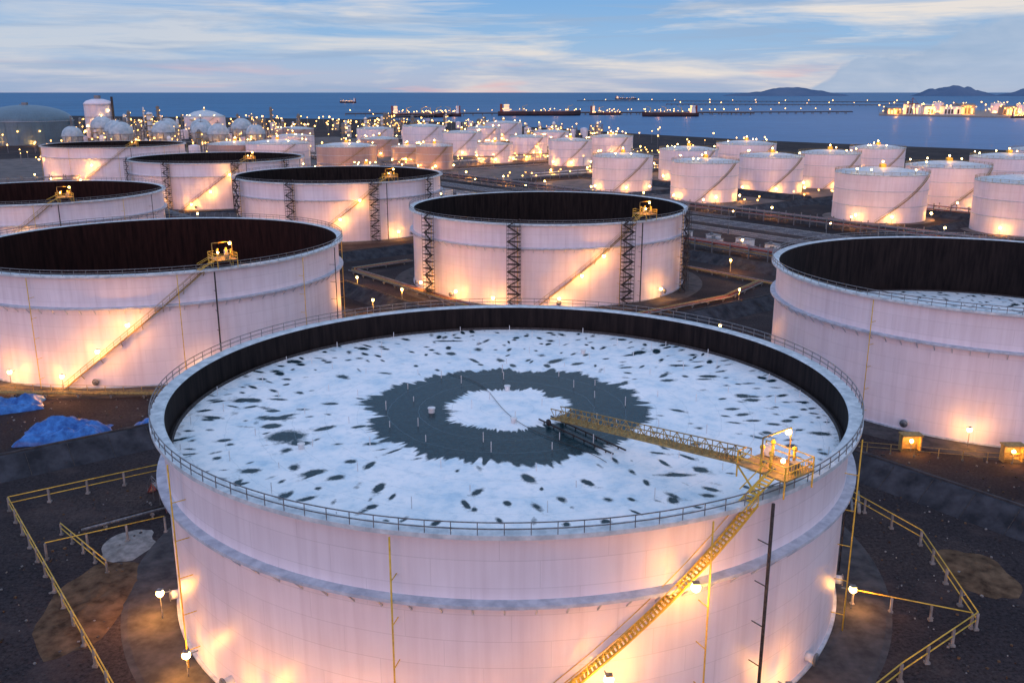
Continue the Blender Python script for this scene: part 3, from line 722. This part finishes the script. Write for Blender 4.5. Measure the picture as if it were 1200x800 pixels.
# ------------------------------------------------------------------ ships, piers, port
def ship(x,y,L,Wd,rot,h=11,hullm='hull',sup='white',cranes=2,flip=1,seed=1):
    e=empty('cargo_ship',(x,y,-3)); e.rotation_euler=(0,0,rot); b=MB(); n=24; secs=[]
    for i in range(n+1):
        u=i/n; w=Wd/2*(1-max(0,(u-.8)/.2)**2.2)*(1-.35*max(0,(.08-u)/.08)); w=max(w,.15); sheer=h+ (3.5*max(0,(u-.85)/.15)**1.5)
        xx=(u-.5)*L
        secs.append([(xx*.96 if u>.9 else xx,-w*.7,-2),(xx,-w,h*.3),(xx,-w,sheer),(xx,w,sheer),(xx,w,h*.3),(xx*.96 if u>.9 else xx,w*.7,-2)])
    vs=[p for s in secs for p in s]
    b.add(vs,[(6*i+k_,6*i+6+k_,6*i+7+k_,6*i+1+k_) for i in range(n) for k_ in(0,1,3,4)],hullm)
    b.add(vs,[(6*i+2,6*i+8,6*i+9,6*i+3) for i in range(n)],'red'); b.add(secs[0],[(0,1,2,3,4,5)],hullm)
    bx=-L*.4
    for i,(w_,hh) in enumerate(((.9,4),(.8,3.5),(.7,3.5),(.6,3.5),(.85,3))):
        z=h+sum(q[1] for q in ((.9,4),(.8,3.5),(.7,3.5),(.6,3.5),(.85,3))[:i]); b.box((bx,0,z+hh/2),(L*.07*(1-.06*i),Wd*w_,hh),sup)
        b.box((bx+L*.036,0,z+hh*.6),(.3,Wd*w_*.9,1),'win')
        b.box((bx,-Wd*w_/2-.1,z+hh*.6),(L*.06,.3,1.0),'win')
    b.box((bx-L*.06,0,h+9),(L*.03,Wd*.3,18),'red'); b.beam((bx,0,h+16),(bx,0,h+28),.6,'steel')
    for i in range(cranes): 
        cx=-L*.2+L*.55*i/max(1,cranes-1); b.beam((cx,0,h),(cx,0,h+12),1.4,'yellow'); b.beam((cx,0,h+12),(cx+12,0,h+16),.7,'yellow'); b.box((cx,0,h+1),(8,Wd*.6,2),'steel')
    for o in(-2,0,2): b.beam((-L*.33,o,h+1.5),(L*.4,o,h+1.5),.8,'steel')
    b.beam((L*.42,0,h),(L*.42,0,h+13),.6,'steel')
    k=random.Random(seed)
    for i in range(11): b.ball((-L*.42+L*.85*(i+k.uniform(-.3,.3))/10,-Wd/2-.3,h+k.uniform(2,7)),k.uniform(.6,1.2),'bulb_far',6,4)
    b.obj('hull_and_superstructure',e)
    for o in(-.3,.2): pl('deck_light',(L*o,-6,h+14),14000,e,r=1)
ship(70,2420,212,34,.03); ship(390,2330,140,24,PI+.05,9,cranes=3,seed=2); ship(-225,2250,130,22,.1,9,cranes=3,seed=3); ship(245,2480,85,17,.2,6,cranes=1,seed=4)
ship(-170,2330,90,18,PI,8,seed=5); ship(1180,2200,40,9,.3,4,cranes=1,seed=8); ship(1060,1700,26,7,.1,3,cranes=1,seed=9)
ship(-900,5200,90,18,PI,8,seed=10); ship(900,7500,170,25,0,9,seed=12)
def pier(p,q,w,z=2.5,name='pier',lampevery=60,br=1.3,seed=1):
    p=Vector((p[0],p[1],0));q=Vector((q[0],q[1],0)); d=q-p; L=d.length; r=math.atan2(d.y,d.x); c=(p+q)/2; b=MB(); d.normalize(); sd=Vector((-d.y,d.x,0))
    b.box((c.x,c.y,z),(L,w,2),'conc',r); n=int(L/25)
    for i in range(n+1):
        for sg in(-1,1): cc=p+d*(i*25)+sd*sg*w*.4; b.beam(cc+Vector((0,0,-6)),cc+Vector((0,0,z)),1.6,'lconc')
    n=int(L/lampevery); k=random.Random(seed)
    for i in range(n):
        cc=p+d*((i+.5+k.uniform(-.3,.3))*lampevery); hz=z+k.uniform(7,10); b.beam(cc+Vector((0,0,z)),cc+Vector((0,0,hz)),.5,'steel'); b.ball(cc+Vector((0,0,hz)),br*k.uniform(.6,1.1),'bulb_far',6,4)
    b.beam(p+Vector((0,0,z+2)),q+Vector((0,0,z+2)),1.2,'steel')
    b.obj(name)
pier((-420,2380),(950,2640),10,2,seed=1,lampevery=45); pier((60,2560),(640,2500),14,2,seed=2,lampevery=35); pier((-300,1980),(-150,2320),9,2,seed=3,lampevery=50,br=1.1)
pier((420,6100),(2200,5200),14,2,seed=4,lampevery=150,br=2.4); pier((700,4300),(1650,4000),14,2,seed=5,lampevery=110,br=1.8)
b=MB(); pts=[(940,2420),(1100,2240),(1500,2120),(2600,2050),(2600,3000),(1400,2950),(1050,2700)]
b.add([(x,y,.5) for x,y in pts]+[(x,y,-5) for x,y in pts],[tuple(range(7))]+[(i,7+i,7+(i+1)%7,(i+1)%7) for i in range(7)],'lconc'); b.obj('port_quay')
k=random.Random(21)
def warehouse(x,y,w,d,h,lit=True):
    e=empty('warehouse',(x,y,.5)); b=MB(); b.box((0,0,h/2),(w,d,h),'white' if k.random()<.5 else 'lconc')
    b.add([(-w/2-.5,-d/2-.5,h),(w/2+.5,-d/2-.5,h),(w/2+.5,d/2+.5,h),(-w/2-.5,d/2+.5,h),(-w/2-.5,0,h+d*.15),(w/2+.5,0,h+d*.15)],[(0,1,5,4),(2,3,4,5),(1,2,5),(3,0,4)],'steel')
    for i in range(int(w/8)): b.box((-w/2+4+i*8,-d/2-.1,h*.35),(4.5,.3,h*.55),'dark' if k.random()<.5 else 'win')
    for i in range(int(w/14)+1): b.ball((-w/2+3+i*14,-d/2-1.5,h*.8),.9,'bulb_far',6,4)
    b.obj('walls_roof_doors',e); 
    if lit: pl('yard_light',(0,-d/2-12,10),80000,e,r=1)
for i in range(26):
    x=1000+i*38+k.uniform(-8,8); y=2440+k.uniform(-40,60)+(-150 if x>1200 else 0)-(60 if x>1500 else 0); warehouse(x,y,k.uniform(26,44),k.uniform(18,30),k.uniform(10,28),i%2==0)
for i in range(8): S(1130+i*70+k.uniform(-9,9),2620+k.uniform(-30,50),k.uniform(14,24),k.uniform(18,30),'shell',40000)
b=MB()
for i in range(210):
    x=k.uniform(985,2300); y=k.uniform(2260,2750)-(x-1000)*.12; hz=k.uniform(6,30); b.beam((x,y,0),(x,y,hz),.5,'steel'); b.ball((x,y,hz),k.uniform(.9,2.0),'bulb_far',6,4)
b.obj('port_lamp_field')
def crane(x,y,h):
    e=empty('harbour_crane',(x,y,0)); b=MB()
    for cx in(-8,8):
        for cy in(-8,8): b.beam((cx,cy,0),(cx*.6,cy,h*.6),1.2,'red')
    b.beam((-6,-8,h*.6),(-6,8,h*.6),1.5,'red'); b.beam((0,-34,h*.65),(0,24,h*.65),1.8,'red'); b.beam((0,0,h*.6),(0,0,h),1.2,'red'); b.beam((0,0,h),(0,-34,h*.66),.5,'red'); b.beam((0,0,h),(0,24,h*.66),.5,'red'); b.ball((0,-10,h*.6),1,'bulb_far',6,4); b.obj('crane_frame',e)
crane(1010,2390,42); crane(1350,2190,40)
# ------------------------------------------------------------------ world
w=bpy.data.worlds.new('World'); scene.world=w; w.use_nodes=True; nt=w.node_tree; bg=nt.nodes['Background']
w.cycles.sampling_method='NONE'
sky=N(nt,'ShaderNodeTexSky',sky_type='NISHITA'); sky.sun_disc=False; sky.sun_elevation=math.radians(6); sky.sun_rotation=math.radians(195)
tc=N(nt,'ShaderNodeTexCoord'); nm=N(nt,'ShaderNodeVectorMath',operation='NORMALIZE'); nt.links.new(tc.outputs['Generated'],nm.inputs[0])
sp=N(nt,'ShaderNodeSeparateXYZ'); nt.links.new(nm.outputs[0],sp.inputs[0]); z=sp.outputs[2]
gr=ramp(nt,z,[(0,(.46,.52,.70)),(.015,(.47,.56,.75)),(.045,(.33,.54,.82)),(.12,(.14,.40,.82)),(.4,(.30,.54,1.0)),(1,(.46,.70,1.15))])
def cn(sc,ms,loc,det=6,ro=.6):
    mp=N(nt,'ShaderNodeMapping'); mp.inputs['Scale'].default_value=ms; mp.inputs['Location'].default_value=loc; nt.links.new(nm.outputs[0],mp.inputs[0])
    n=N(nt,'ShaderNodeTexNoise'); n.inputs['Scale'].default_value=sc; n.inputs['Detail'].default_value=det; n.inputs['Roughness'].default_value=ro; n.inputs['Distortion'].default_value=.4
    nt.links.new(mp.outputs[0],n.inputs['Vector']); return n.outputs['Fac']
c1=ramp(nt,cn(3,(1,1,10),(2.1,0,.35)),[(.45,(0,0,0)),(.60,(1,1,1))]).outputs[0]
c2=ramp(nt,cn(5,(1,1,14),(7.3,4,1.1)),[(.50,(0,0,0)),(.64,(1,1,1))]).outputs[0]
c3=ramp(nt,cn(4,(1,1,13),(1.3,9,3.1),3),[(.53,(0,0,0)),(.66,(1,1,1))]).outputs[0]
def mr(src,a,b_,c,d):
    m=N(nt,'ShaderNodeMapRange'); nt.links.new(src,m.inputs[0])
    for i,v in enumerate((a,b_,c,d)): m.inputs[1+i].default_value=v
    return m.outputs[0]
east=mr(sp.outputs[0],-.4,.2,.5,1)
col=gr.outputs[0]
col=mixc(nt,mathn(nt,'MULTIPLY',mathn(nt,'MULTIPLY',c1,.88),east),col,(.96,.86,.78))
col=mixc(nt,mathn(nt,'MULTIPLY',c2,.62),col,(.33,.47,.70))
pk=mathn(nt,'MULTIPLY',c3,mr(z,.034,.012,0,.75))
col=mixc(nt,pk,col,(.88,.54,.56))
hgt=mathn(nt,'ADD',mr(sp.outputs[0],.26,.42,-.01,.056),mathn(nt,'MULTIPLY_ADD',cn(14,(1,1,1.6),(3,3,3),5,.55),.07,-.035))
bank=mathn(nt,'MULTIPLY',mr(mathn(nt,'SUBTRACT',hgt,z),-.002,.004,0,1),.85)
bankc=ramp(nt,cn(9,(1,1,3),(5,1,2),4),[(.35,(.34,.48,.70)),(.7,(.52,.62,.80))]).outputs[0]
fwd=mathn(nt,'GREATER_THAN',sp.outputs[1],0.0)
col=mixc(nt,mathn(nt,'MULTIPLY',bank,fwd),col,bankc)
nk=mixc(nt,1.0,sky.outputs[0],(.10,.10,.10),'MULTIPLY')
col=mixc(nt,.08,col,nk)
nt.links.new(col,bg.inputs['Color']); bg.inputs['Strength'].default_value=.96
sun=bpy.data.lights.new('sun','SUN'); sun.energy=1.05; sun.angle=math.radians(35); sun.color=(1,.60,.62)
so=bpy.data.objects.new('sun',sun); scene.collection.objects.link(so)
sd=Vector((-.25,-1,.18)).normalized(); so.rotation_euler=sd.to_track_quat('Z','Y').to_euler()
# ------------------------------------------------------------------ camera
cam=bpy.data.cameras.new('Camera'); cam.lens=32.25; cam.sensor_width=36; cam.clip_end=120000; cam.clip_start=.5
co=bpy.data.objects.new('Camera',cam); scene.collection.objects.link(co); co.location=(0,0,55.7); co.rotation_euler=(math.radians(90-15.2),0,0)
scene.camera=co
